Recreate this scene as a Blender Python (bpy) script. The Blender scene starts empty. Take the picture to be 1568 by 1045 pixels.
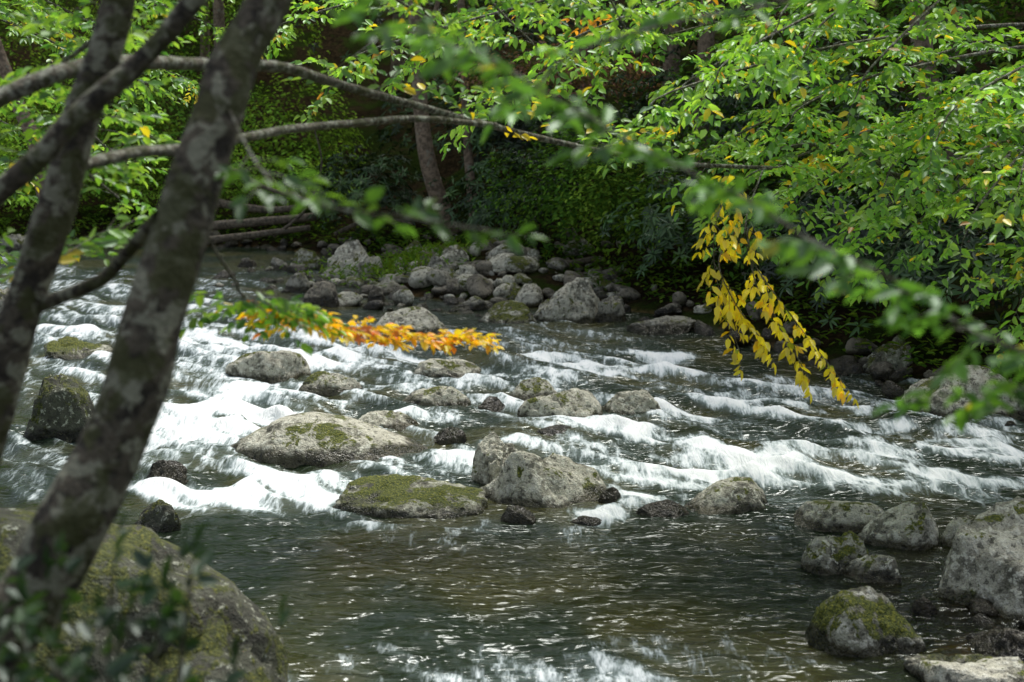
import bpy, math, random
import numpy as np
from mathutils import Vector
rng = np.random.default_rng(7)
random.seed(7)
SC = bpy.context.scene
COL = SC.collection

# ------------------------------------------------------------ noise
def _h(ix, iy, iz, seed):
    h = (ix*73856093) ^ (iy*19349663) ^ (iz*83492791) ^ (seed*2654435)
    h &= 0xffffffff
    h ^= h >> 13; h = (h*0x5bd1e995) & 0xffffffff
    h ^= h >> 15; h = (h*0x27d4eb2d) & 0xffffffff
    h ^= h >> 13
    return h/4294967295.0
def vnoise(p, seed=0):
    i = np.floor(p).astype(np.int64); f = p-i
    u = f*f*f*(f*(f*6-15)+10)
    x, y, z = i[:, 0], i[:, 1], i[:, 2]
    r = 0
    for a in (0, 1):
        wx = u[:, 0] if a else 1-u[:, 0]
        for b in (0, 1):
            wy = u[:, 1] if b else 1-u[:, 1]
            for c in (0, 1):
                wz = u[:, 2] if c else 1-u[:, 2]
                r = r + wx*wy*wz*_h(x+a, y+b, z+c, seed)
    return r*2-1
def vnoise2(x, y, seed=0):
    ix = np.floor(x).astype(np.int64); iy = np.floor(y).astype(np.int64); fx = x-ix; fy = y-iy
    ux = fx*fx*fx*(fx*(fx*6-15)+10); uy = fy*fy*fy*(fy*(fy*6-15)+10)
    a = _h(ix, iy, 0, seed); b = _h(ix+1, iy, 0, seed); c = _h(ix, iy+1, 0, seed); d = _h(ix+1, iy+1, 0, seed)
    return ((a*(1-ux)+b*ux)*(1-uy)+(c*(1-ux)+d*ux)*uy)*2-1
def fbm(p, octv=4, seed=0, gain=.5):
    r = 0; a = 1; t = 0
    for o in range(octv):
        r = r + a*vnoise(p*(2.03**o)+o*17.3, seed+o); t += a; a *= gain
    return r/t
def fbm2(x, y, octv=4, seed=0, gain=.5):
    r = 0; a = 1; t = 0
    for o in range(octv):
        k = 2.03**o; r = r+a*vnoise2(x*k+o*17.3, y*k+o*9.1, seed+o); t += a; a *= gain
    return r/t
def sstep(a, b, x):
    t = np.clip((x-a)/(b-a), 0, 1); return t*t*(3-2*t)

# ------------------------------------------------------------ mesh helpers
def make_obj(name, V, Q, T=None, mat=None, smooth=True, parent=None, fattr=None, vattr=None):
    V = np.asarray(V, dtype=np.float32)
    nq = 0 if Q is None else len(Q); ntr = 0 if T is None else len(T)
    me = bpy.data.meshes.new(name)
    me.vertices.add(len(V)); me.vertices.foreach_set('co', V.ravel())
    li = []
    if nq: li.append(np.asarray(Q, dtype=np.int32).ravel())
    if ntr: li.append(np.asarray(T, dtype=np.int32).ravel())
    li = np.concatenate(li)
    me.loops.add(len(li)); me.loops.foreach_set('vertex_index', li)
    st = np.concatenate([np.arange(nq)*4, nq*4+np.arange(ntr)*3]).astype(np.int32)
    me.polygons.add(nq+ntr); me.polygons.foreach_set('loop_start', st)
    me.update(calc_edges=True)
    me.polygons.foreach_set('use_smooth', np.full(nq+ntr, smooth))
    if fattr:
        for k, a in fattr.items():
            at = me.attributes.new(k, 'FLOAT_COLOR', 'FACE')
            c = np.ones((nq+ntr, 4), dtype=np.float32); c[:, :3] = a
            at.data.foreach_set('color', c.ravel())
    if vattr:
        for k, a in vattr.items():
            at = me.attributes.new(k, 'FLOAT', 'POINT')
            at.data.foreach_set('value', np.asarray(a, dtype=np.float32))
    ob = bpy.data.objects.new(name, me)
    COL.objects.link(ob)
    if mat: me.materials.append(mat)
    if parent: ob.parent = parent
    return ob
def empty(name):
    e = bpy.data.objects.new(name, None); COL.objects.link(e); e.empty_display_size = .3
    return e

def catmull(P, n=6):
    P = np.asarray(P, float)
    P = np.vstack([2*P[0]-P[1], P, 2*P[-1]-P[-2]])
    out = []
    for i in range(1, len(P)-2):
        p0, p1, p2, p3 = P[i-1:i+3]
        for k in range(n):
            t = k/n
            out.append(.5*((2*p1)+(-p0+p2)*t+(2*p0-5*p1+4*p2-p3)*t*t+(-p0+3*p1-3*p2+p3)*t**3))
    out.append(P[-2]); return np.array(out)

class Tubes:
    def __init__(s): s.V = []; s.Q = []; s.n = 0
    def raw(s, V, Q): s.V.append(V); s.Q.append(Q+s.n); s.n += len(V)
    def add(s, path, r0, r1, seg=8, bump=0.0, power=1.0):
        P = np.asarray(path, float); n = len(P)
        T = np.gradient(P, axis=0); T /= np.linalg.norm(T, axis=1)[:, None]+1e-9
        ref = np.array([.13, .21, .97]) if abs(T[0, 2]) < .8 else np.array([.97, .2, .1])
        A = np.cross(T, ref); A /= np.linalg.norm(A, axis=1)[:, None]+1e-9
        B = np.cross(T, A)
        t = np.linspace(0, 1, n)**power
        R = (r0+(r1-r0)*t)[:, None]
        an = np.linspace(0, 2*math.pi, seg, endpoint=False)
        ca, sa = np.cos(an), np.sin(an)
        V = P[:, None, :]+R[:, :, None]*(A[:, None, :]*ca[None, :, None]+B[:, None, :]*sa[None, :, None])
        if bump:
            q = V.reshape(-1, 3)
            d = fbm(q*(1/(r0*2.2)), 3, 5).reshape(n, seg)
            V = V+(V-P[:, None, :])*(d*bump)[:, :, None]
        i = np.arange(n-1)[:, None]*seg; j = np.arange(seg)[None, :]; j2 = (j+1) % seg
        s.raw(V.reshape(-1, 3), np.stack([i+j, i+j2, i+seg+j2, i+seg+j], -1).reshape(-1, 4))
    def obj(s, name, mat, parent=None):
        return make_obj(name, np.vstack(s.V), np.vstack(s.Q), None, mat, True, parent)

class Leaves:
    def __init__(s): s.b = []
    def addn(s, p, d, u, L, W, c):
        s.b.append((np.atleast_2d(p), np.atleast_2d(d), np.atleast_2d(u), np.atleast_1d(L), np.atleast_1d(W), np.atleast_2d(c)))
    add = addn
    def obj(s, name, mat, parent=None, cup=.22, droop=.12):
        p, d, u, L, W, c = [np.concatenate([np.asarray(b[i], float) for b in s.b]) for i in range(6)]
        L = L[:, None]; W = W[:, None]
        d = d/(np.linalg.norm(d, axis=1)[:, None]+1e-9)
        sd = np.cross(d, u); sd /= np.linalg.norm(sd, axis=1)[:, None]+1e-9
        n = np.cross(sd, d)
        N = len(p)
        cu = cup*W*(.4+1.2*rng.random((N, 1))); dr = droop*L*(rng.random((N, 1))*2.2-.3)
        V = np.stack([p, p+d*L*.28+sd*W*.44+n*cu, p+d*L*.66+sd*W*.40+n*(cu-dr*.4), p+d*L-n*dr, p+d*L*.66-sd*W*.40+n*(cu-dr*.4), p+d*L*.28-sd*W*.44+n*cu], 1).reshape(-1, 3)
        b = (np.arange(N)*6)[:, None]
        Q = np.stack([b+np.array([[0, 1, 2, 3]]), b+np.array([[0, 3, 4, 5]])], 1).reshape(-1, 4)
        return make_obj(name, V, Q, None, mat, True, parent, fattr={'leafcol': np.repeat(c, 2, axis=0)})

def nrm(v):
    v = np.asarray(v, float); return v/(math.sqrt(float(v@v))+1e-9)
UP = np.array([0, 0, 1.])
def cr(a, b): return np.array([a[1]*b[2]-a[2]*b[1], a[2]*b[0]-a[0]*b[2], a[0]*b[1]-a[1]*b[0]])

def twig(out, TB, p, d, length, lL, droop, spacing, sub, r, hang, tilt, wr):
    n = max(3, int(length/spacing)); p = np.array(p, float); d = nrm(d); pts = [p.copy()]
    sgn = 1 if random.random() < .5 else -1
    for i in range(n):
        d = nrm(d+np.array([random.gauss(0, .09), random.gauss(0, .09), random.gauss(0, .06)-droop*spacing*2.2]))
        p = p+d*spacing; pts.append(p.copy())
        if i < 1: continue
        s = nrm(cr(d, UP))*sgn; sgn = -sgn
        f = .6+.55*math.sin(math.pi*min(1, (i+1)/n*.85+.1))
        ld = nrm(d*.75+s*.8+np.array([random.gauss(0, .3), random.gauss(0, .3), random.gauss(-.3, .3)-hang]))
        lu = nrm(UP+np.array([random.gauss(0, tilt), random.gauss(0, tilt), 0])+(-.5*d if hang > .5 else 0))
        L = lL*f*random.uniform(.75, 1.15)
        out.append((p, ld, lu, L, L*wr*random.uniform(.85, 1.15)))
        if sub and i % 3 == 2 and i < n-2:
            twig(out, TB, p, nrm(d*.7+s*-.8), length*(1-i/n)*.7+.05, lL*.95, droop, spacing, sub-1, r*.7, hang, tilt, wr)
    out.append((p, d, UP, lL, lL*wr))
    TB.add(pts, r, r*.35, 4)
CACHE = {}
def template(key):
    if key not in CACHE:
        vs = []
        for k in range(7):
            out = []; TB = Tubes(); twig(out, TB, (0, 0, 0), (1, 0, 0), key[0], key[1], *key[2:])
            vs.append([np.array([o[i] for o in out]) for i in range(5)]+[np.vstack(TB.V), np.vstack(TB.Q)])
        CACHE[key] = vs
    return random.choice(CACHE[key])
def place(LV, TW, p, d, length, key, colf):
    P, D, U, L, W, TV, TQ = template(key)
    x = nrm(d); y = nrm(cr(UP, x)) if abs(x[2]) < .97 else np.array([0, 1., 0]); z = cr(x, y)
    if random.random() < .5: y = -y   # mirrored twig
    M = np.stack([x, y, z]); f = length/key[0]
    n = len(P); k = .6+.4*f; jit = rng.normal(size=(n, 3))*.12
    LV.addn(p+(P*f)@M, (D+jit)@M, (U+jit)@M, L*k, W*k, colf(n))
    q = TQ if np.linalg.det(M) > 0 else TQ[:, ::-1]
    TW.raw(p+(TV*f)@M, q)
def limb(LV, TB, path, r0, r1, lL, colf, t0=.3, step=.13, tl=.5, droop=.25, spacing=.05, sub=1, hang=0., seg=7, bump=.12, tilt=.6, upb=0.0, power=.8, wr=.55):
    P = catmull(path, 8)
    TB.add(P, r0, r1, seg, bump, power)
    key = (tl, lL, droop, spacing, sub, .0028, hang, tilt, wr)
    seglen = np.linalg.norm(np.diff(P, axis=0), axis=1); cum = np.concatenate([[0], np.cumsum(seglen)])
    tot = cum[-1]; s = tot*t0; sg = 1
    while s < tot:
        k = max(0, min(len(P)-2, int(np.searchsorted(cum, s)-1)))
        p = P[k]+(P[k+1]-P[k])*((s-cum[k])/(seglen[k]+1e-9)); t = nrm(P[k+1]-P[k])
        sd = nrm(cr(t, UP))*sg; sg = -sg
        f = 1-.5*(s/tot)
        place(LV, TB, p, nrm(t*random.uniform(.4, .9)+sd*random.uniform(.6, 1)+UP*(upb+random.gauss(0, .25))), tl*f*random.uniform(.6, 1.2), key, colf)
        s += step*random.uniform(.6, 1.4)
    place(LV, TB, P[-1], nrm(P[-1]-P[-2]), tl*.6, key, colf)

def colmix(cols, w, var=.25):
    cols = np.array(cols, float); w = np.array(w, float); w /= w.sum()
    def f(n):
        base = rng.choice(len(cols), size=n, p=w)
        if rng.random() < .12: base[:] = rng.choice(len(cols), p=w)       # some twigs turn together
        return cols[base]*(1+rng.uniform(-var, var, (n, 1)))*rng.uniform(.75, 1.35)
    return f

# ------------------------------------------------------------ materials
class NT:
    def __init__(s, name):
        s.m = bpy.data.materials.new(name); s.m.use_nodes = True; s.t = s.m.node_tree; s.t.nodes.clear()
        s.out = s.n('ShaderNodeOutputMaterial')
    def n(s, typ, **kw):
        nd = s.t.nodes.new(typ)
        for k, v in kw.items():
            if k.startswith('i_'):
                key = k[2:]; key = int(key) if key.isdigit() else key
                nd.inputs[key].default_value = v
            else: setattr(nd, k, v)
        return nd
    def l(s, a, b): s.t.links.new(a, b)
    def noise(s, vec, scale, detail=4, rough=.55, dist=0):
        nd = s.n('ShaderNodeTexNoise', i_Scale=scale, i_Detail=detail, i_Roughness=rough, i_Distortion=dist)
        if vec is not None: s.l(vec, nd.inputs['Vector'])
        return nd.outputs['Fac']
    def ramp(s, fac, stops):
        nd = s.n('ShaderNodeValToRGB'); e = nd.color_ramp.elements
        while len(e) > 1: e.remove(e[-1])
        for i, (pos, c) in enumerate(stops):
            el = e[0] if i == 0 else e.new(pos)
            el.position = pos; el.color = (*c, 1) if len(c) == 3 else c
        s.l(fac, nd.inputs['Fac']); return nd.outputs['Color']
    def mix(s, f, a, b, mode='MIX'):
        nd = s.n('ShaderNodeMix', data_type='RGBA', blend_type=mode)
        for sock, v in ((nd.inputs[0], f), (nd.inputs[6], a), (nd.inputs[7], b)):
            if isinstance(v, (int, float)): sock.default_value = v
            elif isinstance(v, tuple): sock.default_value = (*v, 1)
            else: s.l(v, sock)
        return nd.outputs[2]
    def math(s, op, a, b=None, clamp=False):
        nd = s.n('ShaderNodeMath', operation=op, use_clamp=clamp)
        for i, v in enumerate((a, b)):
            if v is None: continue
            if isinstance(v, (int, float)): nd.inputs[i].default_value = v
            else: s.l(v, nd.inputs[i])
        return nd.outputs[0]
    def mr(s, v, a, b, c=0., d=1.):
        nd = s.n('ShaderNodeMapRange', interpolation_type='SMOOTHSTEP'); s.l(v, nd.inputs[0])
        for i, x in enumerate((a, b, c, d)): nd.inputs[i+1].default_value = x
        return nd.outputs[0]
    def bump(s, h, strength=.5, dist=.02):
        nd = s.n('ShaderNodeBump', i_Strength=strength, i_Distance=dist); s.l(h, nd.inputs['Height']); return nd.outputs[0]

def mat_leaf(name, trans=.4, gloss=.07, rough=.38):
    m = NT(name)
    c = m.n('ShaderNodeAttribute', attribute_name='leafcol').outputs['Color']
    b = m.n('ShaderNodeBsdfDiffuse'); m.l(c, b.inputs[0]); res = b.outputs[0]
    if trans > 0:
        tr = m.n('ShaderNodeBsdfTranslucent'); m.l(m.mix(1.0, c, (1.35, 1.35, .65), 'MULTIPLY'), tr.inputs['Color'])
        mx = m.n('ShaderNodeMixShader', i_0=trans); m.l(res, mx.inputs[1]); m.l(tr.outputs[0], mx.inputs[2]); res = mx.outputs[0]
    if gloss > 0:
        g = m.n('ShaderNodeBsdfGlossy', i_Roughness=rough); g.inputs[0].default_value = (.9, 1, .95, 1)
        m2 = m.n('ShaderNodeMixShader', i_0=gloss); m.l(res, m2.inputs[1]); m.l(g.outputs[0], m2.inputs[2]); res = m2.outputs[0]
    m.l(res, m.out.inputs[0]); return m.m

def mat_rock(name, moss=.5, tint=(.36, .345, .27), light=(.58, .56, .45), dark=(.15, .145, .11), wetz=.045, lich=(.70, .69, .58), lt=.53, mt=1.0):
    m = NT(name)
    geo = m.n('ShaderNodeNewGeometry'); P = geo.outputs['Position']
    sep = m.n('ShaderNodeSeparateXYZ'); m.l(P, sep.inputs[0]); sn = m.n('ShaderNodeSeparateXYZ'); m.l(geo.outputs['Normal'], sn.inputs[0])
    n1 = m.noise(P, 5.5, 5, .65, .3); n2 = m.noise(P, 23, 4, .65); n3 = m.noise(P, 85, 2, .6); n4 = m.noise(P, 5.0, 5, .68, .5)
    base = m.ramp(n1, [(.36, dark), (.44, tint), (.54, light)])
    base = m.mix(m.mr(n2, lt, lt+.06), base, lich)
    base = m.mix(m.math('MULTIPLY', m.mr(n2, .44, .37), .8), base, (.05, .05, .035))
    base = m.mix(m.math('MULTIPLY', m.mr(n3, .56, .66), .45), base, (.09, .09, .065))
    mk = m.math('ADD', m.math('MULTIPLY', sn.outputs[2], .10), m.math('ADD', m.math('MULTIPLY', n4, .75), m.math('MULTIPLY', n2, .25)))
    mk = m.mr(mk, .735-.20*moss, .775-.20*moss)
    mosscol = m.ramp(n3, [(.3, (.02*mt, .032*mt, .004)), (.5, (.085*mt, .105*mt, .010)), (.72, (.24*mt, .24*mt, .022))])
    base = m.mix(mk, base, mosscol)
    wz = m.math('ADD', sep.outputs[2], m.math('MULTIPLY', m.math('SUBTRACT', n4, .5), -.20))
    wet = m.mr(wz, wetz-.02, wetz+.025, 1., 0.)
    base = m.mix(wet, base, m.mix(1.0, base, (.20, .185, .14), 'MULTIPLY'))
    b = m.n('ShaderNodeBsdfPrincipled'); m.l(base, b.inputs['Base Color'])
    m.l(m.math('SUBTRACT', .8, m.math('MULTIPLY', wet, .55)), b.inputs['Roughness'])
    h = m.math('ADD', n2, m.math('MULTIPLY', n3, .4))
    m.l(m.bump(h, 1.0, .03), b.inputs['Normal'])
    m.l(b.outputs[0], m.out.inputs[0]); return m.m

def mat_bark(name, a=(.035, .028, .02), b_=(.11, .10, .075), lich=(.26, .28, .21), lamt=.58, sc=1.0, moss=True):
    m = NT(name)
    geo = m.n('ShaderNodeNewGeometry'); P = geo.outputs['Position']
    n1 = m.noise(P, 24*sc, 4, .65, .4); n2 = m.noise(P, 17*sc, 4, .6, .6); n3 = m.noise(P, 90*sc, 2)
    c = m.ramp(n1, [(.40, a), (.58, b_)])
    c = m.mix(m.mr(n2, lamt-.02, lamt+.03), c, m.mix(n3, lich, tuple(x*.5 for x in lich)))
    if moss: c = m.mix(m.math('MULTIPLY', m.mr(m.noise(P, 9*sc, 4, .6), .50, .58), .8), c, (.055, .062, .014))
    b = m.n('ShaderNodeBsdfPrincipled', i_Roughness=.85); m.l(c, b.inputs['Base Color'])
    m.l(m.bump(m.math('ADD', n1, m.math('MULTIPLY', n3, .3)), 1.0, .02), b.inputs['Normal'])
    m.l(b.outputs[0], m.out.inputs[0]); return m.m

def mat_ground():
    m = NT('forest_soil'); geo = m.n('ShaderNodeNewGeometry'); P = geo.outputs['Position']
    n1 = m.noise(P, 1.3, 4, .65); n2 = m.noise(P, 14, 4, .65); n3 = m.noise(P, 45, 2, .6)
    c = m.ramp(n2, [(.3, (.008, .007, .004)), (.5, (.022, .017, .010)), (.68, (.05, .035, .018))])
    c = m.mix(m.mr(n1, .45, .58), c, m.ramp(n3, [(.35, (.010, .018, .005)), (.65, (.032, .048, .010))]))
    sep = m.n('ShaderNodeSeparateXYZ'); m.l(P, sep.inputs[0])
    wet = m.mr(sep.outputs[2], -.06, .05, 1., 0.)
    c = m.mix(wet, c, m.ramp(n2, [(.35, (.05, .037, .018)), (.6, (.20, .135, .06))]))
    b = m.n('ShaderNodeBsdfDiffuse'); m.l(c, b.inputs[0])
    m.l(m.bump(n2, .9, .05), b.inputs['Normal'])
    m.l(b.outputs[0], m.out.inputs[0]); return m.m

def mat_water():
    m = NT('river_water'); geo = m.n('ShaderNodeNewGeometry'); P = geo.outputs['Position']
    foam = m.n('ShaderNodeAttribute', attribute_name='foam').outputs['Fac']
    shal = m.n('ShaderNodeAttribute', attribute_name='shallow').outputs['Fac']
    # fine streaks drawn out along the current
    mp = m.n('ShaderNodeMapping'); mp.inputs['Rotation'].default_value = (0, 0, math.radians(-42)); mp.inputs['Scale'].default_value = (2.2, .55, 1.0); m.l(P, mp.inputs[0])
    f1 = m.noise(mp.outputs[0], 6.0, 4, .60, .5); f2 = m.noise(mp.outputs[0], 27, 3, .6, .2)
    fm = m.math('ADD', m.math('MULTIPLY', foam, 1.32), m.math('ADD', m.math('MULTIPLY', m.math('SUBTRACT', f1, .5), 2.6), m.math('MULTIPLY', m.math('SUBTRACT', f2, .5), 1.1)))
    fac = m.math('MULTIPLY', m.mr(fm, .30, 1.05), m.mr(foam, .05, .35))
    mp2 = m.n('ShaderNodeMapping'); mp2.inputs['Scale'].default_value = (.42, 1.0, 1.0); mp2.inputs['Rotation'].default_value = (0, 0, math.radians(8)); m.l(P, mp2.inputs[0])
    r1 = m.noise(mp2.outputs[0], 9, 2, .5, .5); r2 = m.noise(mp2.outputs[0], 30, 1, .5, .3)
    nb = m.bump(m.math('ADD', r1, m.math('MULTIPLY', r2, .2)), 1.0, .06)
    deep = m.mix(m.mr(m.noise(P, .9, 1), .42, .62), (.014, .024, .011), (.052, .050, .012))
    aer_sky = m.mix(m.mr(foam, .05, .9, 0, .85), deep, (.20, .26, .25))  # aerated tint, with grey sky reflection painted into the base colour of the rapids
    dif = m.n('ShaderNodeBsdfDiffuse'); m.l(aer_sky, dif.inputs[0])
    tr = m.n('ShaderNodeBsdfTransparent'); tr.inputs[0].default_value = (.70, .60, .38, 1)
    und = m.n('ShaderNodeMixShader'); m.l(m.math('MULTIPLY', shal, .85), und.inputs[0]); m.l(dif.outputs[0], und.inputs[1]); m.l(tr.outputs[0], und.inputs[2])
    gl = m.n('ShaderNodeBsdfGlossy', i_Roughness=.15); gl.inputs[0].default_value = (.95, 1, 1, 1); m.l(nb, gl.inputs['Normal'])
    fr = m.n('ShaderNodeFresnel', i_IOR=1.36); m.l(nb, fr.inputs['Normal'])
    wt = m.n('ShaderNodeMixShader'); m.l(fr.outputs[0], wt.inputs[0]); m.l(und.outputs[0], wt.inputs[1]); m.l(gl.outputs[0], wt.inputs[2])
    fo = m.n('ShaderNodeBsdfDiffuse'); m.l(m.mix(m.mr(fm, .45, 1.5), (.54, .62, .64), (.92, .95, .95)), fo.inputs[0])
    m.l(m.bump(f1, .6, .06), fo.inputs['Normal'])
    mx = m.n('ShaderNodeMixShader'); m.l(fac, mx.inputs[0]); m.l(wt.outputs[0], mx.inputs[1]); m.l(fo.outputs[0], mx.inputs[2])
    m.l(mx.outputs[0], m.out.inputs[0]); return m.m

M_LEAF = mat_leaf('leaf_green', .5, .05); M_FAR = mat_leaf('leaf_shrub', .3, 0); M_RHOD = mat_leaf('leaf_rhododendron', 0, .045, .35); M_CAN = mat_leaf('leaf_canopy', .25, 0)
M_ROCK = mat_rock('rock_lichen', .60); M_MOSS = mat_rock('rock_mossy', .95, (.22, .21, .155), (.40, .40, .31), (.07, .07, .05)); M_DARK = mat_rock('rock_damp', .45, (.13, .115, .085), (.26, .235, .18), (.05, .045, .035), .12, (.3, .28, .22), .57)
M_BAR = mat_rock('rock_bar', .6, (.21, .20, .16), (.38, .365, .295), (.07, .068, .052), .09, (.48, .47, .40), .55)
M_BIG = mat_rock('rock_big_mossy', .92, (.05, .05, .035), (.09, .095, .065), (.02, .022, .015), .04, (.46, .48, .38), .565, .7)
M_BARK = mat_bark('bark_birch', (.022, .018, .012), (.10, .085, .058), (.32, .32, .23), .53); M_BARK2 = mat_bark('bark_far', (.13, .095, .065), (.32, .24, .17), (.36, .34, .27), .62, .6, False); M_LIMB = mat_bark('bark_limb', (.05, .045, .03), (.17, .155, .11), (.40, .42, .33), .53, 2.)
M_WOOD = mat_bark('dead_wood', (.06, .05, .035), (.19, .155, .11), (.25, .22, .17), .6, .8, False)

# ------------------------------------------------------------ river outline
FAR = [(-60, 36), (-25, 29), (-12, 25.5), (-8.6, 24.6), (-4, 24.0), (-2.6, 22.6), (-.4, 20.6), (1.2, 17.4), (2.2, 15.8), (2.8, 14.2), (3.2, 13.0), (3.6, 11.9), (4.3, 10.9), (6, 9.8), (12, 7.5), (60, -4)]
NEAR = [(60, -14), (12, 1.5), (6, 4.8), (3.6, 6.9), (2.9, 6.4), (2.3, 5.4), (1.5, 4.6), (0, 4.4), (-1.2, 4.9), (-2.2, 6.2), (-3.4, 7.6), (-5.5, 9.2), (-12, 13), (-60, 24)]
def segdist(x, y, ch):
    d = np.full(x.shape, 1e9)
    for (ax, ay), (bx, by) in zip(ch[:-1], ch[1:]):
        vx, vy = bx-ax, by-ay; t = np.clip(((x-ax)*vx+(y-ay)*vy)/(vx*vx+vy*vy), 0, 1)
        d = np.minimum(d, np.hypot(x-ax-t*vx, y-ay-t*vy))
    return d
def inside(x, y):
    poly = FAR+NEAR; r = np.zeros(x.shape, bool); j = len(poly)-1
    for i in range(len(poly)):
        xi, yi = poly[i]; xj, yj = poly[j]
        c = ((yi > y) != (yj > y)) & (x < (xj-xi)*(y-yi)/(yj-yi+1e-12)+xi); r ^= c; j = i
    return r
def ground_z(x, y):
    x = np.asarray(x, float); y = np.asarray(y, float)
    wx = x+fbm2(x*.9, y*.9, 3, 3)*.35; wy = y+fbm2(x*.9, y*.9, 3, 9)*.35
    df, dn = segdist(wx, wy, FAR), segdist(wx, wy, NEAR); ins = inside(wx, wy)
    d = np.minimum(df, dn)
    zi = -.03-np.minimum(.55, d*.22)
    zf = .03+.24*np.minimum(d, 3)+.50*np.clip(d-3, 0, 40)+fbm2(x*.35, y*.35, 4, 21)*np.minimum(.5, d*.12)
    zn = .03+np.minimum(.27*d, 1.05)+fbm2(x*.5, y*.5, 3, 22)*np.minimum(.12, d*.06)+.02*np.clip(d-4, 0, 60)
    z = np.where(ins, zi, np.where(df < dn, zf, zn))
    z = z+.50*np.exp(-((x+.7)/1.7)**4-((y-18.9)/1.9)**4)*(ins)
    return z+fbm2(x*3, y*3, 3, 33)*.03
def gz(x, y): return float(ground_z(np.array([x]), np.array([y]))[0])

def grid(xs, ys):
    X, Y = np.meshgrid(xs, ys); nx, ny = len(xs), len(ys)
    i = (np.arange(ny-1)[:, None]*nx+np.arange(nx-1)[None, :]).ravel()
    return X.ravel(), Y.ravel(), np.stack([i, i+1, i+nx+1, i+nx], 1)
xs = np.concatenate([np.linspace(-160, -20, 25), np.linspace(-19.8, 14, 240), np.linspace(14.5, 160, 26)])
ys = np.concatenate([np.linspace(-120, -4, 20), np.linspace(-3.8, 34, 260), np.linspace(34.6, 200, 40)])
X, Y, Q = grid(xs, ys); Z = ground_z(X, Y)
make_obj('ground', np.stack([X, Y, Z], 1), Q, None, mat_ground())

# ------------------------------------------------------------ rocks
def ico(sub):
    import bmesh; bm = bmesh.new(); bmesh.ops.create_icosphere(bm, subdivisions=sub, radius=1)
    V = np.array([v.co[:] for v in bm.verts]); bm.verts.ensure_lookup_table(); F = np.array([[v.index for v in f.verts] for f in bm.faces]); bm.free(); return V, F
ICO = {k: ico(k) for k in (3, 5, 6)}
def rock_shape(sub, seed, facet=.85, rough=.08, cuts=13, planes=None):
    V, F = ICO[sub]; V = V.copy(); r = np.random.default_rng(seed)
    if planes:
        for (n, dd) in planes:
            n = nrm(n); e = V@n-dd; V = V-np.outer(np.maximum(e, 0)*.97, n)
        cuts = 4
    for k in range(cuts):
        n = r.normal(size=3); n[2] = n[2]*.8+.2; n /= np.linalg.norm(n); dd = r.uniform(.55, .9)*(1 if not planes else 1.05)
        e = V@n-dd; V = V-np.outer(np.maximum(e, 0)*facet, n)
    N = V/np.linalg.norm(V, axis=1)[:, None]
    V = V+N*(fbm(V*1.5+seed*3.1, 3, seed)*rough*2.0)[:, None]
    if sub > 3:
        rd = np.abs(fbm(V*3.2+seed, 3, seed+3)); V = V+N*((sstep(0, .10, rd)-1)*rough*1.1)[:, None]+N*(fbm(V*9, 3, seed+8, .6)*rough*.6)[:, None]
    V[:, 0] /= np.abs(V[:, 0]).max(); V[:, 1] /= np.abs(V[:, 1]).max(); V[:, 2] /= V[:, 2].max()
    return V, F
ROCKLIST = []
def rock(x, y, w, h, mat=None, name='river_rock', seed=None, d=None, facet=.85, rot=None, sub=5, rough=.08, base=0., tilt=0., planes=None):
    seed = seed if seed is not None else int(abs(x*371+y*917)) % 9973
    V, F = rock_shape(sub, seed, facet, rough, 13, planes)
    d = d or w*.72; sink = max(.10, .25*w)
    V = V*np.array([w/2*1.06, d/2, 1]); V[:, 2] = V[:, 2]*(h+sink*.5)-sink*.5+base
    r = math.radians(rot if rot is not None else (seed % 40)-20); c, s = math.cos(r), math.sin(r)
    V[:, 2] += V[:, 0]*tilt
    V = np.stack([V[:, 0]*c-V[:, 1]*s+x, V[:, 0]*s+V[:, 1]*c+y, V[:, 2]], 1)
    make_obj(name, V, None, F, mat or M_ROCK)
    ROCKLIST.append((x, y, w/2, d/2))
rock(.16, 8.66, .92, .32, seed=12, rough=.05, rot=0, d=.74, planes=[((.34, -.36, .86), .34), ((-.75, -.35, .55), .50), ((.1, -.9, .35), .60), ((.8, -.35, .5), .66), ((-.3, .3, .9), .52), ((-.25, -.62, .72), .40)])
rock(-.08, 8.98, .42, .34, M_ROCK, seed=8, planes=[((0, -.2, 1), .5), ((-.8, -.5, .3), .6), ((.3, -.9, .3), .6)])
rock(-.71, 8.62, 1.08, .14, M_MOSS, seed=5, rot=-4)
rock(-1.36, 10.2, 1.85, .235, seed=31, facet=.35, rough=.035, rot=-3, tilt=-.05, d=1.15)
for i, a in enumerate([(-2.22, 12.74, .78, .26), (-1.58, 12.09, .54, .16), (-.67, 11.54, .64, .15), (-.57, 12.73, .74, .15), (.18, 11.75, .52, .18), (.38, 11.12, .72, .22), (.97, 11.23, .64, .19),
          (-.97, 10.73, .52, .12), (1.38, 8.60, .84, .15), (1.96, 8.25, .70, .14), (2.23, 7.84, .52, .23), (2.54, 7.8, .2, .15), (-1.08, 15.28, .92, .25)]):
    rock(*a, M_ROCK, facet=.7, rough=.065)
for a in [(-.17, 11.32, .29, .10), (-.46, 10.32, .29, .09), (.30, 10.45, .53, .06), (.90, 8.35, .36, .09), (.02, 8.2, .25, .09), (.62, 8.62, .16, .10), (-2.33, 9.23, .30, .12), (2.03, 6.71, .18, .08), (-.3, 8.35, .2, .05), (.45, 8.2, .22, .04)]:
    rock(*a, M_DARK, sub=5)
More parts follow.
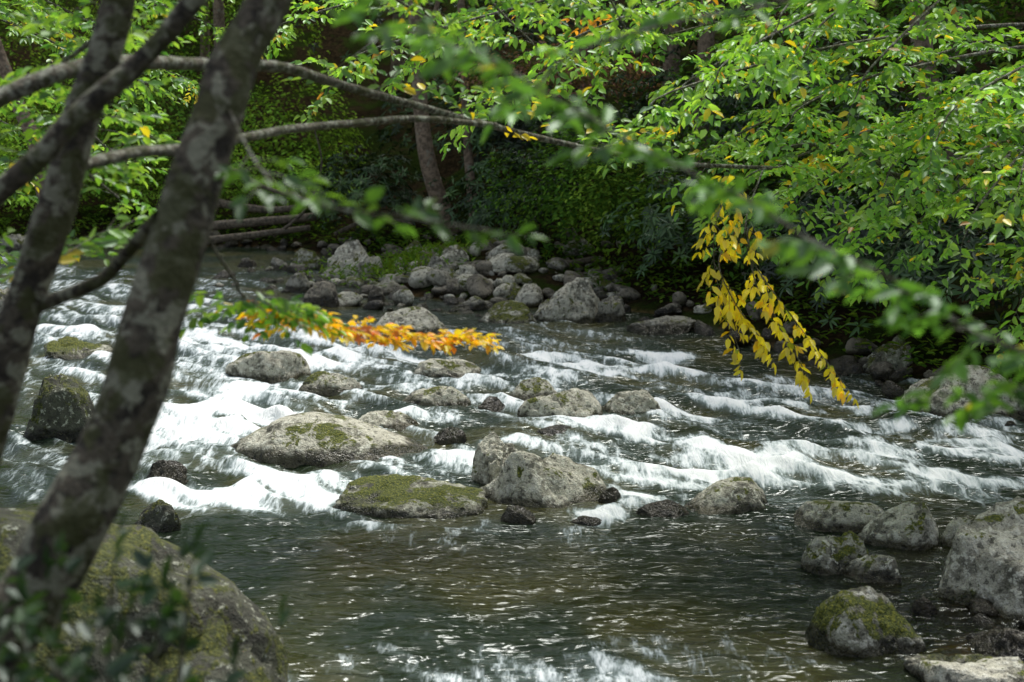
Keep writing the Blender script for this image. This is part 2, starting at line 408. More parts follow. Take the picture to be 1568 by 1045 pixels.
rock(2.66, 6.85, 1.0, .46, M_ROCK, seed=77, rough=.08, d=.8, name='river_boulder', planes=[((-.1, -.2, .97), .52), ((-.8, -.3, .4), .62), ((0, -.95, .1), .62), ((.2, -.6, .75), .60)]); rock(1.76, 7.39, .42, .18, M_MOSS); rock(1.93, 7.21, .36, .12, M_ROCK)
rock(1.66, 6.32, .56, .25, M_MOSS, seed=3, name='mossy_boulder'); rock(1.98, 5.85, .66, .13, M_ROCK); rock(2.28, 6.16, .41, .13, M_DARK)
rock(-3.47, 10.6, .60, .42, M_BIG, name='mossy_boulder'); rock(-2.07, 8.09, .34, .17, M_BIG); rock(-4.31, 13.78, .75, .18, M_MOSS)
rock(3.70, 11.35, 1.0, .36, M_ROCK, name='river_boulder'); rock(3.45, 12.9, .56, .36, M_MOSS); rock(3.8, 14.7, .5, .35, M_ROCK)
for i, a in enumerate([(-2.23, 19.82, .98, .54), (-3.07, 21.06, .46, .30), (-3.44, 20.88, .38, .18), (-2.83, 18.47, .40, .26), (-2.31, 17.18, .46, .30), (-1.92, 19.71, .5, .34), (-1.51, 21.2, .6, .40), (-1.0, 19.02, .52, .42),
          (-.46, 16.95, .55, .16), (-1.67, 17.25, .28, .24), (.62, 16.16, .86, .48), (-.12, 15.87, .84, .24), (1.14, 16.04, .38, .28), (1.64, 15.26, .77, .16), (-.73, 17.94, .30, .24), (-.48, 18.32, .32, .27), (.01, 17.46, .44, .24),
          (-8.17, 23.5, .7, .28), (-5.82, 16.15, .4, .36), (-3.95, 21.2, .39, .15), (-1.3, 20.3, .6, .40), (-.2, 19.6, .5, .35), (.5, 18.2, .5, .30)]):
    rock(*a, [M_ROCK, M_MOSS, M_BAR, M_BAR, M_DARK][i % 5], sub=5)
rock(-2.35, 4.95, 3.2, 1.12, M_BIG, name='mossy_boulder', seed=21, d=2.6, facet=.75, rot=-10, sub=6, rough=.07)
rock(-1.30, 4.60, 1.85, .64, M_BIG, name='mossy_boulder', seed=22, d=1.7, facet=.7, rot=-20, sub=6, rough=.08)
def cobbles(name, pts, mat):
    VV, FF, n = [], [], 0
    for (x, y, w, sd) in pts:
        V, F = rock_shape(3, sd, .8, .09, 8)
        a = random.random()*6.28; c, s = math.cos(a), math.sin(a)
        V = V*np.array([w/2, w/2*random.uniform(.5, .95), w/2*random.uniform(.35, .75)])
        V[:, 2] += V[:, 0]*random.uniform(-.35, .35)
        V = np.stack([V[:, 0]*c-V[:, 1]*s+x, V[:, 0]*s+V[:, 1]*c+y, V[:, 2]+max(gz(x, y), -.03)+w*.14], 1)
        VV.append(V); FF.append(F+n); n += len(V)
    make_obj(name, np.vstack(VV), None, np.vstack(FF), mat)
pa = []; pb = []; pc = []; pd = []
for i in range(430):
    x = random.gauss(-.8, 1.25); y = 18.8+random.gauss(0, 1.5)-(x+.8)*.45
    if y < 16.2-(x)*.2: continue
    random.choice([pa, pb, pc, pd]).append((x, y, min(.5, .13*math.exp(abs(random.gauss(0, .6)))), i % 97))
for i in range(220):
    t = random.random(); y = 5.4+t*2.6; x = 1.9+t*.8+abs(random.gauss(0, .35))
    pb.append((x, y, random.choice([.05, .07, .09, .13, .18]), i % 97))
for i in range(150):
    k = random.randrange(3, len(FAR)-4); t = random.random(); x = FAR[k][0]*(1-t)+FAR[k+1][0]*t; y = FAR[k][1]*(1-t)+FAR[k+1][1]*t
    pb.append((x+random.gauss(0, .2), y+random.gauss(0, .25), random.choice([.12, .18, .25, .36]), i % 97))
cobbles('cobble_bar', pa, M_ROCK); cobbles('mossy_cobbles', pc, M_MOSS); cobbles('grey_cobbles', pd, M_BAR); cobbles('shore_cobbles', pb, M_DARK)

# ------------------------------------------------------------ water
FO = [(-1.0, 13.5, 1.1, .6, 1.15), (-3.1, 14.7, 1.3, .9, .75), (-2.6, 11.0, .65, 1.0, 1.15), (-1.75, 8.95, .85, .42, 1.15), (-3.6, 10, 1.0, .6, .65), (-.8, 10.95, .7, .22, .7), (-.42, 9.95, .5, .24, 1.05), (.85, 10.6, .95, .24, 1.0),
      (1.7, 11.6, .6, .5, 1.1), (1.4, 13.3, .4, .4, 1.0), (.43, 13.7, 1.1, .5, .75), (1.5, 9.4, .9, .4, .8), (2.4, 9.9, .85, .3, .95), (3.0, 9.2, .8, .35, .9), (3.2, 10.5, .8, .22, .8), (.6, 8.75, .32, .22, .85), (-1.0, 9.5, 1.0, .25, .6),
      (-4.8, 15, 2, 1.2, .5), (-6, 19, 3.5, 2.5, .36), (0, 5.7, 1.5, .4, .48), (-2.2, 12.2, 1.2, .25, .7), (-1.8, 13.9, .7, .3, .7), (4.5, 8.6, 1.2, .6, .6), (.4, 12.3, 1.2, .25, .55), (-.3, 14.8, 1.0, .3, .4), (2.2, 12.2, .5, .4, .5), (.2, 9.9, .9, .2, .5), (-.7, 8.15, .7, .12, .35)]
FR = [(1.55, 11.5, .8, .30, 1.05), (2.8, 10.6, 1.5, .16, .95), (3.2, 10.9, 1.3, .12, .75), (1.6, 9.8, .9, .28, 1.05), (2.3, 10.2, .9, .14, .8), (.9, 13.0, 1.0, .16, .7), (2.0, 12.2, 1.1, .12, .55), (-.1, 13.2, .9, .2, .7), (-3.2, 12.6, 1.2, .25, .6)]
xs = np.concatenate([np.linspace(-60, -10, 60), np.linspace(-9.9, 6, 640), np.linspace(6.1, 60, 50)])
ys = np.concatenate([np.linspace(-16, 3.5, 20), 3.6*np.exp(np.linspace(0, math.log(26/3.6), 660)), np.linspace(26.3, 40, 20)])
X, Y, Q = grid(xs, ys)
c, s = .67, -.74
A = X*c+Y*s; B = X*.74+Y*.67           # A along the current, B across
foam = np.zeros_like(X)
wxn = X+fbm2(X*1.6, Y*1.6, 3, 51)*.7; wyn = Y+fbm2(X*1.6, Y*1.6, 3, 52)*.55
for cx, cy_, rx, ry, sg in FO:
    foam = np.maximum(foam, sg*np.exp(-(((wxn-cx)/rx)**2+((wyn-cy_)/ry)**2)*.8))
for cx, cy_, ra, rb, sg in FR:
    a_ = (wxn-cx)*c+(wyn-cy_)*s; b_ = (wxn-cx)*.74+(wyn-cy_)*.67
    foam = np.maximum(foam, sg*np.exp(-((a_/ra)**2+(b_/rb)**2)*.8))
rap = sstep(8.3, 9.3, Y+fbm2(X, Y, 2, 5)*.5)*(1-sstep(15, 17, Y+np.clip(X+2, -6, 0)*1.2))
rap = rap*(1-sstep(.5, 1.6, X)*sstep(11.8, 13.2, Y)*.7)
foam = np.maximum(foam, rap*.31)
act_all = np.zeros_like(X)
for (x, y, a, b) in ROCKLIST:
    if y > 17 or y < 7.0: continue
    r = np.hypot((X-x)/a, (Y-y)/b); near = np.exp(-((r-1.02)/.2)**2)
    act = float(np.clip(1-abs(y-11.6)/4., 0.12, 1))
    act_all = np.maximum(act_all, near*.7*act)
    tail = np.exp(-((X-x-.35*(y-Y))/(a*.8))**2)*np.exp(-((Y-(y-b*1.9))/(b*1.1))**2)
    foam = np.maximum(foam, tail*.7*act)
foam = np.maximum(foam, act_all*(.7+.6*fbm2(X*4, Y*4, 2, 61)))
st = fbm2(A*.75, B*4.2, 3, 91); st2 = fbm2(A*2.2, B*12, 2, 95)
foamS = foam
foam = foam*np.clip(.93+1.25*st+.5*st2, .08, 1.45)
amp = .006+.012*sstep(7.5, 9, Y)+.055*np.clip(foamS, 0, 1)+.024*rap
amp *= 1-sstep(16, 19, Y)*.5
big = 1-2*np.abs(fbm2(A*1.1, B*1.5, 2, 71)); med = fbm2(A*1.6, B*5.0, 2, 72); sm = fbm2(A*5, B*14, 2, 73)
H = amp*(big*.85-.3)+amp*.8*med+(.16*amp+.002)*sm
pool = 1-sstep(8, 9, Y)
H += pool*(.012*fbm2(X*2.2, Y*6, 2, 81)+.011*fbm2(X*5+Y*2, Y*14, 2, 82))
foam = foam+.40*(np.clip(H/.05, -.6, 1.))*np.clip(foam*2, 0, 1)
sd = np.exp(-((X-2.3)/.8)**2-((Y-6.6)/1.3)**2); shallow = np.clip(sd*1.2, 0, 1)*(1-np.clip(foam, 0, 1)*.8)
shallow = np.maximum(shallow, .5*np.exp(-((X+.7)/.6)**2-((Y-7.6)/.35)**2))
make_obj('river_water', np.stack([X, Y, H], 1), Q, None, mat_water(), True, None, None, {'foam': np.clip(foam, 0, 1.4), 'shallow': np.clip(shallow, 0, 1)})

# ------------------------------------------------------------ far bank vegetation
def shell_bush(LV, c, r, n, L, wr, cols, kind='rhodo', seed=0, tn=1.):
    R = np.random.default_rng(seed)
    k = n//7 if kind == 'rhodo' else n//4
    D = R.normal(size=(k, 3)); D[:, 2] = np.abs(D[:, 2])*1.0-.35; D[:, 1] -= .45; D /= np.linalg.norm(D, axis=1)[:, None]
    rad = 1+.45*fbm(D*2.2+seed*1.7, 3, seed)+.3*fbm(D*6+seed, 2, seed+4); rad *= np.where(R.random(k) < .35, R.uniform(.5, .95, k), 1)
    P = np.array(c)+D*rad[:, None]*np.array(r)
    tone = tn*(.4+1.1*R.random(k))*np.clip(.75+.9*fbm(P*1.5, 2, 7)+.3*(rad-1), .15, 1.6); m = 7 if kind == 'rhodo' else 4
    cs = np.array(cols); ci = R.integers(0, len(cs), k)
    ax = D*np.array([.6, .6, .3])+np.array([0, 0, .6]); ax /= np.linalg.norm(ax, axis=1)[:, None]
    t1 = np.cross(ax, R.normal(size=(k, 3))); t1 /= np.linalg.norm(t1, axis=1)[:, None]; t2 = np.cross(ax, t1)
    for j in range(m):
        a = j/m*6.283+R.uniform(0, .6, k)
        rd = t1*np.cos(a)[:, None]+t2*np.sin(a)[:, None]
        d = rd+ax*R.uniform(-.5, .35, (k, 1)); l = L*R.uniform(.7, 1.15, k)
        off = rd*.01 if kind == 'rhodo' else R.normal(size=(k, 3))*L*1.0
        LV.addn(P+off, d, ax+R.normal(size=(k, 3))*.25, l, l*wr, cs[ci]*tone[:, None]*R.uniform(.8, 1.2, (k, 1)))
RH = [(.038, .086, .024), (.05, .11, .03), (.075, .135, .04)]
DG = [(.08, .19, .03), (.10, .22, .033), (.15, .28, .04)]
YG = [(.19, .34, .04), (.24, .38, .05), (.15, .30, .04)]
farP = catmull([(x, y, 0) for x, y in FAR[1:14]], 8)
cum = np.concatenate([[0], np.cumsum(np.linalg.norm(np.diff(farP, axis=0), axis=1))])
def along(s):
    k = int(np.clip(np.searchsorted(cum, s)-1, 0, len(farP)-2)); t = (s-cum[k])/(cum[k+1]-cum[k]); p = farP[k]*(1-t)+farP[k+1]*t
    d = nrm(farP[k+1]-farP[k]); return p, np.array([-d[1], d[0], 0])
nb = 0
rowdef = [(1.1, 1.25, 1.0, .62, 2200, 1, 1.05), (3.2, 2.1, 1.7, 1.2, 2800, 1.1, 1.), (6.5, 2.8, 2.3, 1.7, 2600, 1.25, .95), (10.5, 3.4, 2.8, 2.0, 1900, 1.6, .9), (15, 4.2, 3.2, 2.2, 1500, 2.1, .9)]
for off, step, rr, hc, n, ls, tn in rowdef:
    s_ = 8.
    while s_ < cum[-1]:
        p, nn = along(s_); q = p+nn*(off+random.uniform(-.4, .4))
        s_ += step*random.uniform(.75, 1.25)
        if abs(q[0]) > q[1]*.45+2: continue
        if off < 2 and -1.9 < q[0] < -.2: continue
        if off < 4 and -1.6 < q[0] < -.5 : continue
        g = gz(q[0], q[1]); r = rr*random.uniform(.75, 1.2)
        LV = Leaves()
        pr = random.random(); leftish = q[0] < -3.5
        if pr < (.2 if leftish else .6):
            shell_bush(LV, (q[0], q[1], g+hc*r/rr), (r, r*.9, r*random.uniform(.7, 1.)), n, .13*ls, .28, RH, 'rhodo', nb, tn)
            nm = 'rhododendron_bush'; mt = M_RHOD
        else:
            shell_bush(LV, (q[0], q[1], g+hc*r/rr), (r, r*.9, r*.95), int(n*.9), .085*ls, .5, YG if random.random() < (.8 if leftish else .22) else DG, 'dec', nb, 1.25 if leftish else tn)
            nm = 'understory_shrub'; mt = M_FAR
        LV.obj(nm, mt); nb += 1
LV = Leaves(); shell_bush(LV, (.65, 23.0, 2.75), (1.5, .9, .5), 2400, .09, .5, [(.60, .30, .25), (.46, .30, .18), (.24, .24, .07)], 'dec', 99); LV.obj('autumn_shrub', M_FAR)
LV = Leaves()
def ground_leaves(x, y, hmax, l0, l1, w, cols, k0, k1, zz):
    n = len(x); a = rng.random(n)*6.28; z = np.maximum(.05, ground_z(x, y))+rng.uniform(0, hmax, n); L = rng.uniform(l0, l1, n)
    LV.addn(np.stack([x, y, z], 1), np.stack([np.cos(a), np.sin(a), rng.uniform(-.1, zz, n)], 1), np.stack([np.sin(a)*.4, 0*a, 1+0*a], 1), L, L*0+w, np.array(cols)[rng.integers(0, len(cols), n)]*rng.uniform(k0, k1, (n, 1)))
ground_leaves(rng.normal(-1.6, .55, 1800), rng.normal(20, .7, 1800), .18, .06, .13, .03, YG, .5, 1.0, 1.2)
pp = [(along(random.uniform(8, cum[-1])), random.uniform(.05, 1.0)) for i in range(5000)]
ground_leaves(np.array([p[0][0]+p[1][0]*o for p, o in pp]), np.array([p[0][1]+p[1][1]*o for p, o in pp]), .25, .06, .14, .04, YG+DG, .5, 1.0, .9)
LV.obj('bank_undergrowth', M_FAR)
for k, (pth, r0, r1) in enumerate([([(-6.2, 24.8, .25), (-5.0, 24.0, .38), (-3.3, 24.0, .52)], .10, .07), ([(-5.6, 23.7, .1), (-4.6, 23.6, .22), (-3.4, 23.9, .35)], .07, .05), ([(-5.5, 24.6, .8), (-4.2, 24.3, .62), (-3, 24.1, .75)], .08, .04),
                                  ([(.15, 19.3, .12), (.6, 19.2, .24), (1.15, 19.1, .36)], .06, .04), ([(-4.9, 24.8, 1.3), (-4.2, 24.3, 1.0), (-3.2, 24.2, .7)], .05, .03), ([(-4.0, 23.9, .2), (-3.4, 23.5, .7), (-3.1, 23.3, 1.4), (-3.2, 23.3, 2.0)], .03, .01), ([(-2.9, 23.3, .3), (-2.2, 23.0, .6), (-1.6, 22.9, .5)], .04, .02)]):
    T = Tubes(); T.add(catmull(pth, 6), r0, r1, 10, .2); T.obj('fallen_log', M_WOOD)

def forest_tree(name, path, r0, crown, crr, n, mat=M_BARK2, seed=0):
    e = empty(name); T = Tubes(); P = catmull(path, 6); T.add(P, r0, r0*.45, 12, .14)
    R = np.random.default_rng(seed); LV = Leaves()
    cen = np.array(crown)
    for k in range(9):
        d = nrm(R.normal(size=3)*np.array([1, 1, .5])); b = P[int(len(P)*R.uniform(.55, .98))]
        tip = cen+d*np.array(crr)*.75; mid = (b+tip)/2+np.array([0, 0, .4]); T.add(catmull([b, mid, tip], 5), r0*.3, .015, 6, .1)
        c = max(40, n//9)
        dd = R.normal(size=(c, 3)); dd[:, 2] -= .2
        l = R.uniform(.2, .42, c); cc = np.array(DG)[R.integers(0, 3, c)]*R.uniform(.6, 1.2, (c, 1))
        LV.addn(tip+R.normal(size=(c, 3))*np.array(crr)*.36, dd, R.normal(size=(c, 3))*.5+UP, l, l*.6, cc)
    T.obj('trunk_and_limbs', mat, e); LV.obj('crown', M_CAN, e)
forest_tree('forest_tree', [(-1.02, 23.1, .3), (-1.12, 23.0, .7), (-1.42, 22.9, 2.0), (-1.6, 23.5, 5), (-1.7, 24.5, 9)], .17, (-1.7, 25, 9.5), (3.2, 3.0, 2.5), 1000, seed=1)
forest_tree('forest_tree', [(-.60, 23.0, .5), (-.72, 23.0, 2.0), (-.85, 23.3, 6), (-.6, 24, 9)], .085, (-.2, 25.5, 8.5), (2.6, 2.6, 2), 600, seed=2)
forest_tree('forest_tree', [(5.1, 15.8, .4), (4.75, 16.2, 2.28), (4.56, 16.4, 3.58), (4.4, 16.5, 6), (4.4, 16.5, 9)], .15, (5.0, 17, 8.5), (3.2, 2.6, 2.4), 1000, M_BARK2, seed=3)
forest_tree('forest_tree', [(-8.0, 24.6, .3), (-8.14, 24.5, 1.74), (-8.53, 24.6, 2.7), (-9.5, 24.8, 6), (-9.8, 25, 10)], .15, (-9.5, 25, 9.5), (3.5, 3, 2.5), 600, seed=4)
for i, (x, y) in enumerate([(-5.5, 27.5), (2.4, 22.5), (7.5, 18), (-12.5, 27), (4.5, 27), (-2.5, 31), (7.0, 23), (-7, 33), (1.5, 29), (8.5, 29), (-15, 31), (12, 19), (2.5, 19.5)]):
    g = gz(x, y); a, b = random.uniform(-.5, .5), random.uniform(-.5, .5)
    forest_tree('forest_tree', [(x, y, g-.2), (x+a*.3, y+b*.3, g+3), (x+a, y+b, g+9)], random.uniform(.10, .18), (x+a, y+b-.5, g+random.uniform(7, 9)), (3.4, 3.4, 2.8), 1000 if x > -4 else 400, seed=10+i)

# ------------------------------------------------------------ near-left tree
birch = empty('leaning_birch_tree'); TB = Tubes(); TW = Tubes(); LV = Leaves()
cg = colmix([(.19, .37, .05), (.26, .43, .07), (.11, .26, .045), (.05, .14, .03), (.60, .48, .03)], [5, 4, 4, 1.5, .5])
gA = gz(-1.25, 2.75)
TB.add(catmull([(-1.35, 2.70, gA-.2), (-1.20, 2.80, (gA+1.37)/2), (-1.08, 2.85, 1.37), (-1.0, 2.87, 1.48), (-.93, 2.89, 1.62), (-.86, 2.94, 1.75), (-.81, 2.98, 1.88), (-.78, 3.02, 2.01), (-.74, 3.07, 2.15), (-.70, 3.11, 2.29), (-.66, 3.16, 2.43), (-.62, 3.22, 2.57), (-.56, 3.28, 2.69), (-.5, 3.35, 2.84), (-.4, 3.45, 3.10), (-.1, 3.8, 4.2), (.2, 4.2, 5.6)], 6), .080, .044, 24, .16)
TB.add(catmull([(-1.40, 2.95, gA-.2), (-1.34, 3.2, 1.2), (-1.32, 3.28, 1.5), (-1.27, 3.3, 1.65), (-1.21, 3.34, 1.87), (-1.15, 3.38, 2.07), (-1.08, 3.41, 2.27), (-1.04, 3.44, 2.42), (-.99, 3.46, 2.56), (-.95, 3.48, 2.68), (-.93, 3.5, 2.82), (-.9, 3.6, 3.3), (-.8, 4, 5)], 6), .054, .033, 18, .18)
TB.add(catmull([(-1.36, 3.29, 2.1), (-1.25, 3.25, 2.22), (-1.18, 3.21, 2.27), (-1.06, 3.22, 2.37), (-.98, 3.24, 2.46), (-.86, 3.26, 2.56), (-.77, 3.27, 2.65), (-.67, 3.29, 2.77), (-.53, 3.32, 2.93), (-.2, 3.5, 3.5)], 5), .028, .022, 14, .18)
TB.add(catmull([(-1.18, 3.36, 1.98), (-1.13, 3.37, 2.01), (-.96, 3.28, 2.08), (-.89, 3.24, 2.14), (-.76, 3.06, 2.25)], 5), .018, .014, 12, .14)
TB.add(catmull([(-.5, 3.35, 2.84), (-.6, 3.4, 2.93), (-.75, 3.5, 3.2)], 5), .03, .02, 10, .1)
TB.obj('trunks', M_BARK, birch)
cgE = colmix([(.17, .35, .05), (.26, .43, .07), (.11, .26, .045), (.80, .60, .03)], [5, 4, 3, 1.4])
limb(LV, TW, [(-1.35, 3.44, 2.44), (-1.26, 3.55, 2.50), (-1.15, 3.66, 2.56), (-1.09, 3.87, 2.59), (-1.01, 4.18, 2.60), (-.9, 4.48, 2.60), (-.76, 4.78, 2.60), (-.65, 5.08, 2.56), (-.53, 5.28, 2.52), (-.34, 5.67, 2.46), (-.07, 6.07, 2.38), (.19, 6.36, 2.31), (.54, 6.75, 2.23), (.85, 7.05, 2.18), (1.35, 7.45, 2.14)], .024, .010, .062, cgE, t0=.36, step=.13, tl=.42, upb=.85, droop=.05, seg=12, bump=.2, power=1.)
limb(LV, TW, [(-1.09, 3.42, 2.35), (-1.05, 3.52, 2.34), (-.98, 3.73, 2.36), (-.92, 3.93, 2.36), (-.82, 4.34, 2.38), (-.72, 4.75, 2.40), (-.57, 5.16, 2.41), (-.36, 5.57, 2.42), (-.07, 6.07, 2.385)], .017, .013, .06, cgE, t0=.85, step=.3, tl=.3, upb=.8, seg=10, bump=.2)
cy = colmix([(.92, .64, .03), (.92, .48, .02), (.85, .70, .05), (.75, .22, .012)], [5, 3.0, 2.0, 1.5], .2)
GP = [(-.69, 3.11, 2.29), (-.72, 3.39, 2.16), (-.76, 3.87, 2.01), (-.80, 4.26, 1.90), (-.70, 4.65, 1.79), (-.53, 4.93, 1.69), (-.33, 5.23, 1.62), (-.13, 5.42, 1.585)]
limb(LV, TW, GP, .005, .002, .047, cy, t0=.53, step=.018, tl=.19, droop=.1, spacing=.026, seg=6, bump=.05, tilt=.7, upb=-.05)
limb(LV, TW, GP[2:5], .004, .003, .050, cg, t0=.2, step=.035, tl=.30, droop=.3, spacing=.035, seg=5, bump=.05, tilt=.7, upb=-.1)
for pth in [[(-.55, 3.3, 2.75), (-.4, 4.0, 2.85), (-.5, 5.2, 2.9), (-.3, 6.2, 2.8)], [(-.93, 3.5, 2.8), (-1.2, 4.3, 2.85), (-1.5, 5.4, 2.75), (-1.7, 6.3, 2.6)], [(-.95, 3.48, 2.68), (-1.3, 4.4, 2.65), (-1.9, 5.5, 2.5)], [(-1.1, 3.42, 2.2), (-1.3, 4.2, 2.3), (-1.5, 5.0, 2.25), (-1.6, 5.8, 2.1)], [(-1.2, 3.35, 1.9), (-1.35, 4.0, 2.0), (-1.6, 5.0, 1.95)],
            [(-.4, 3.45, 3.1), (0, 4.4, 3.1), (.3, 5.4, 2.95), (.5, 6.4, 2.8)], [(-.4, 3.45, 3.1), (-.2, 4.6, 3.05), (-.1, 5.8, 2.9), (.1, 6.8, 2.75)], [(-1.04, 3.44, 2.42), (-1.35, 4.6, 2.5), (-1.75, 6.0, 2.35), (-1.9, 7, 2.2)]]:
    limb(LV, TW, pth, .012, .004, .058, cg, t0=.35, step=.11, tl=.42, droop=.2)
limb(LV, TW, [(-.64, 3.2, 2.5), (-.5, 2.85, 2.36), (-.36, 2.6, 2.31), (-.18, 2.52, 2.29), (-.04, 2.5, 2.27)], .0035, .002, .050, colmix([(.07, .16, .03), (.10, .20, .03)], [1, 1]), t0=.3, step=.04, tl=.12, spacing=.028, sub=0)
TW.obj('limbs_and_twigs', M_LIMB, birch); LV.obj('leaves', M_LEAF, birch)

# ------------------------------------------------------------ overhanging tree on the right bank
beech = empty('overhanging_beech_tree'); TB = Tubes(); TW = Tubes(); LV = Leaves()
cb = colmix([(.23, .46, .06), (.34, .55, .09), (.15, .33, .05), (.06, .17, .035), (.84, .64, .03), (.70, .32, .03)], [6, 6, 3, 1.0, 1.0, .2])
gB = gz(5.6, 12)
TB.add(catmull([(5.9, 12.3, gB-.3), (5.6, 12, 1.6), (5.2, 11.6, 3.5), (5.0, 11.3, 6), (4.9, 11.2, 9.)], 6), .19, .07, 16, .12)
TB.obj('trunk', M_BARK, beech)
tips = [(-1.3, 8.6, 2.95), (-.7, 8.2, 2.8), (-.3, 9.3, 3.0), (.1, 8.6, 2.62), (.4, 7.9, 2.85), (.9, 7.7, 2.55), (.8, 8.6, 2.95), (1.3, 8.2, 2.3), (1.2, 7.4, 2.75), (1.7, 7.6, 2.95), (1.7, 8.0, 2.5), (2.1, 7.7, 2.2), (1.8, 8.4, 2.0), (2.3, 7.3, 2.5),
        (2.5, 7.6, 1.95), (2.5, 8.2, 2.4), (2.9, 7.4, 2.1), (2.4, 8.5, 1.75), (2.9, 7.8, 1.6), (1.2, 9, 3.2), (3.3, 7.6, 1.8), (3.2, 8.6, 1.4), (.2, 9.6, 3.2), (-1.9, 9.0, 3.2), (1.4, 7.0, 3.0),
        (1.5, 7.9, 2.15), (1.1, 8.3, 2.65), (1.9, 7.5, 2.7), (2.6, 7.2, 2.25), (1.7, 8.8, 1.95), (2.1, 8.2, 1.85), (3.1, 7.9, 2.2)]
for t in tips:
    t = np.array(t); h = float(np.clip(t[2]+(1.0 if t[2] > 2.6 else .35)+random.uniform(-.2, .5), 1.9, 6.5))
    b = np.array([5.25, 11.6, h]); m1 = b+(t-b)*.35+np.array([random.uniform(-.2, .2), random.uniform(-.2, .2), .25]); m2 = b+(t-b)*.72+np.array([random.uniform(-.15, .15), random.uniform(-.15, .15), .20])
    limb(LV, TW, [b, m1, m2, t, t+nrm(t-m2)*.3+np.array([0, 0, -.10])], .020, .003, .074, cb, t0=.60, step=.12, tl=.62, droop=.25, spacing=.05, seg=7, tilt=.75)
limb(LV, TW, [(5.2, 11.6, 3.2), (3.6, 9.6, 2.5), (3.24, 9.1, 2.30), (2.4, 8.55, 2.04), (2.08, 8.36, 2.16), (1.71, 8.07, 2.24), (1.42, 7.86, 2.22)], .03, .009, .065, cb, t0=.5, step=.2, tl=.4)
cyy = colmix([(.94, .78, .04), (.90, .78, .06), (.92, .58, .02), (.40, .46, .04)], [6, 3, 1.3, .5], .2)
for pth in [[(1.42, 7.5, 2.15), (1.2, 7.2, 2.12), (1.02, 7.0, 1.95), (1.0, 6.96, 1.66), (1.12, 6.9, 1.27)], [(1.3, 7.4, 2.14), (1.15, 7.0, 1.9), (1.18, 6.98, 1.72), (1.37, 6.94, 1.45), (1.63, 6.87, 1.12)], [(1.15, 7.0, 1.9), (1.2, 6.95, 1.6), (1.32, 6.9, 1.4), (1.45, 6.88, 1.16)], [(1.1, 7.0, 1.85), (1.02, 6.98, 1.7), (1.1, 6.92, 1.5), (1.25, 6.9, 1.3)]]:
    limb(LV, TW, pth, .005, .002, .076, cyy, t0=.3, step=.034, tl=.17, spacing=.04, sub=0, droop=.9, hang=1.0, seg=6, bump=.05, tilt=1.0, wr=.47)
TW.obj('limbs_and_twigs', M_LIMB, beech); LV.obj('leaves', M_LEAF, beech)

# ------------------------------------------------------------ tree left of the frame
alder = empty('riverside_alder_tree'); TB = Tubes(); TW = Tubes(); LV = Leaves()
gC = gz(-6.3, 9.0)
TB.add(catmull([(-6.4, 8.8, gC-.3), (-6.2, 9.0, 1.6), (-5.9, 9.3, 4), (-5.7, 9.5, 8)], 6), .14, .06, 14, .12); TB.obj('trunk', M_BARK, alder)
cl = colmix([(.17, .34, .05), (.25, .42, .06), (.09, .21, .04), (.5, .42, .04)], [5, 4, 4, .6])
for t in [(-3.6, 9, 2.9), (-3.3, 9.6, 2.3), (-2.7, 10.2, 2.9), (-3.2, 9.2, 1.9), (-2.1, 10.5, 3.0), (-3.8, 10, 1.5), (-3.0, 11, 2.4), (-2.4, 11.2, 2.6), (-3.9, 11, 2.0), (-1.6, 11, 3.3), (-4.0, 9.5, 2.6), (-3.4, 8.3, 2.6), (-2.9, 8.6, 3.1), (-3.3, 10.5, 3.1), (-2.5, 9.6, 2.6)]:
    t = np.array(t); b = np.array([-6.0, 9.2, min(6, t[2]+random.uniform(-.3, 1))])
    limb(LV, TW, [b, b+(t-b)*.4+np.array([0, 0, .3]), b+(t-b)*.75+np.array([0, 0, .2]), t], .02, .004, .07, cl, t0=.3, step=.12, tl=.6, droop=.3, spacing=.05, tilt=.75)
TW.obj('limbs_and_twigs', M_LIMB, alder); LV.obj('leaves', M_LEAF, alder)

# ------------------------------------------------------------ near tree right of the camera
horn = empty('near_hornbeam_tree'); TB = Tubes(); TW = Tubes(); LV = Leaves()
TB.add(catmull([(2.5, 1.5, gz(2.5, 1.5)-.2), (2.45, 1.6, 2), (2.3, 1.7, 3.5), (2.2, 1.8, 5)], 6), .10, .05, 14, .1); TB.obj('trunk', M_BARK, horn)
cn = colmix([(.10, .24, .045), (.14, .30, .05), (.07, .17, .035), (.40, .40, .05)], [4, 4, 3, .5])
limb(LV, TW, [(2.4, 1.7, 2.1), (1.5, 2.35, 1.95), (.90, 2.46, 2.06), (.68, 2.48, 2.18), (.53, 2.49, 2.25), (.40, 2.51, 2.33), (.25, 2.52, 2.40), (.13, 2.53, 2.47), (-.03, 2.55, 2.56), (-.15, 2.56, 2.61), (-.26, 2.57, 2.69)], .0045, .002, .056, cn, t0=.42, step=.032, tl=.20, spacing=.028, sub=0, droop=.4, upb=-.05, power=1)
limb(LV, TW, [(2.3, 1.8, 2.2), (1.5, 2.3, 2.1), (1.05, 2.45, 2.02), (.88, 2.5, 1.98), (.78, 2.5, 1.97)], .005, .002, .058, cn, t0=.5, step=.026, tl=.15, spacing=.030, sub=0, droop=.5)
limb(LV, TW, [(2.3, 1.8, 2.9), (1.2, 2.6, 2.75), (.5, 2.9, 2.68), (.15, 3.0, 2.60), (0.05, 3.0, 2.52)], .006, .002, .056, cn, t0=.4, step=.06, tl=.2, spacing=.04, sub=0)
TW.obj('limbs_and_twigs', M_LIMB, horn); LV.obj('leaves', M_LEAF, horn)
LV = Leaves(); TW = Tubes()
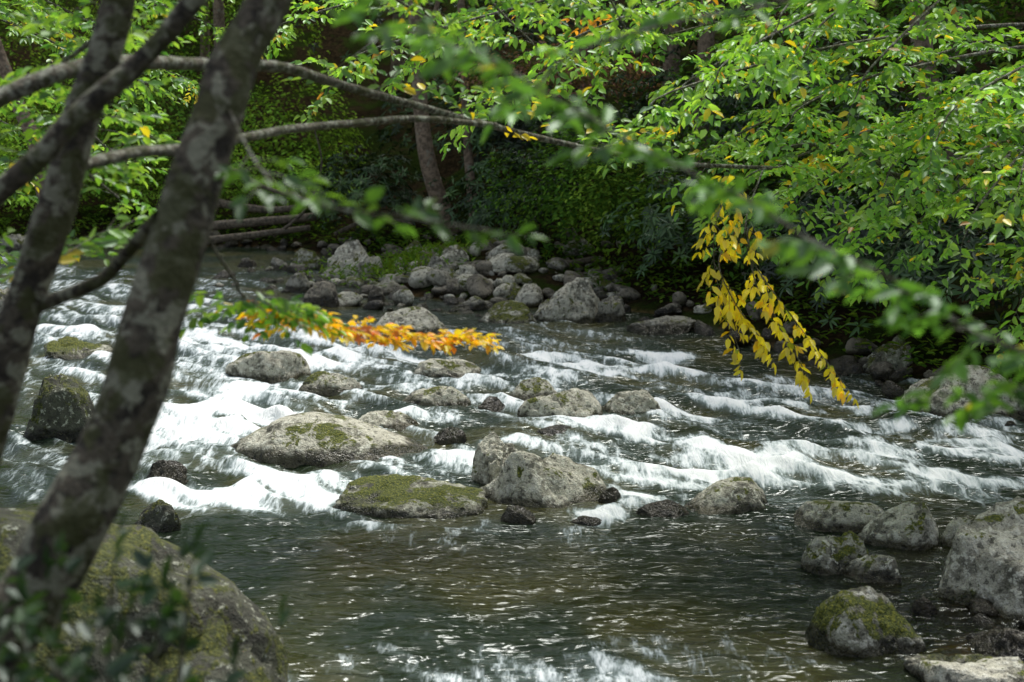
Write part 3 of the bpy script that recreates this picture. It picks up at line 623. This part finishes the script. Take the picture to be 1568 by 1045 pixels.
for i in range(34):
    a = random.random()*6.28; b = np.array([-.70+random.gauss(0, .16), 2.2+random.gauss(0, .12), gz(-.7, 2.2)]); hh = 1.74-(b[0]+.9)*.40-b[2]+random.uniform(-.12, .05)
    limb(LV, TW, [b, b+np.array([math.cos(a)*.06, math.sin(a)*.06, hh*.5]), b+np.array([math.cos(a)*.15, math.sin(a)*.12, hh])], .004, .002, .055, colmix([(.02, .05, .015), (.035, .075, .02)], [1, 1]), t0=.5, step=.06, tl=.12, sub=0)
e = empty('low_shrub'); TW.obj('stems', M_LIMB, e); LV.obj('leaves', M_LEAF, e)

# ------------------------------------------------------------ light and camera
w = bpy.data.worlds.new('World'); SC.world = w; w.use_nodes = True; nt = w.node_tree
bg = nt.nodes['Background']; sky = nt.nodes.new('ShaderNodeTexSky'); sky.sky_type = 'NISHITA'; sky.sun_disc = False
EL, AZ = math.radians(62), math.radians(25)
sky.sun_elevation = EL; sky.sun_rotation = AZ; sky.dust_density = 3.0; sky.air_density = 1.0
hs = nt.nodes.new('ShaderNodeHueSaturation'); hs.inputs['Saturation'].default_value = .5
nt.links.new(sky.outputs[0], hs.inputs['Color']); nt.links.new(hs.outputs[0], bg.inputs[0]); bg.inputs[1].default_value = .15
sl = bpy.data.lights.new('sun', 'SUN'); sl.energy = 3.7; sl.angle = math.radians(20); sl.color = (1, .97, .91)
so = bpy.data.objects.new('sun', sl); COL.objects.link(so)
dv = Vector((math.sin(AZ)*math.cos(EL), math.cos(AZ)*math.cos(EL), math.sin(EL)))
so.rotation_euler = dv.to_track_quat('Z', 'Y').to_euler(); so.location = dv*30
cd = bpy.data.cameras.new('camera'); cd.lens = 50; cd.sensor_width = 36; cd.clip_end = 600; cd.clip_start = .05
cd.dof.use_dof = True; cd.dof.focus_distance = 9.5; cd.dof.aperture_fstop = 2.8
co = bpy.data.objects.new('camera', cd); COL.objects.link(co); co.location = (0, 0, 2.5); co.rotation_euler = (math.radians(90-9.7), 0, 0)
SC.camera = co
SC.view_settings.view_transform = 'Standard'; SC.view_settings.look = 'None'; SC.view_settings.exposure = 0
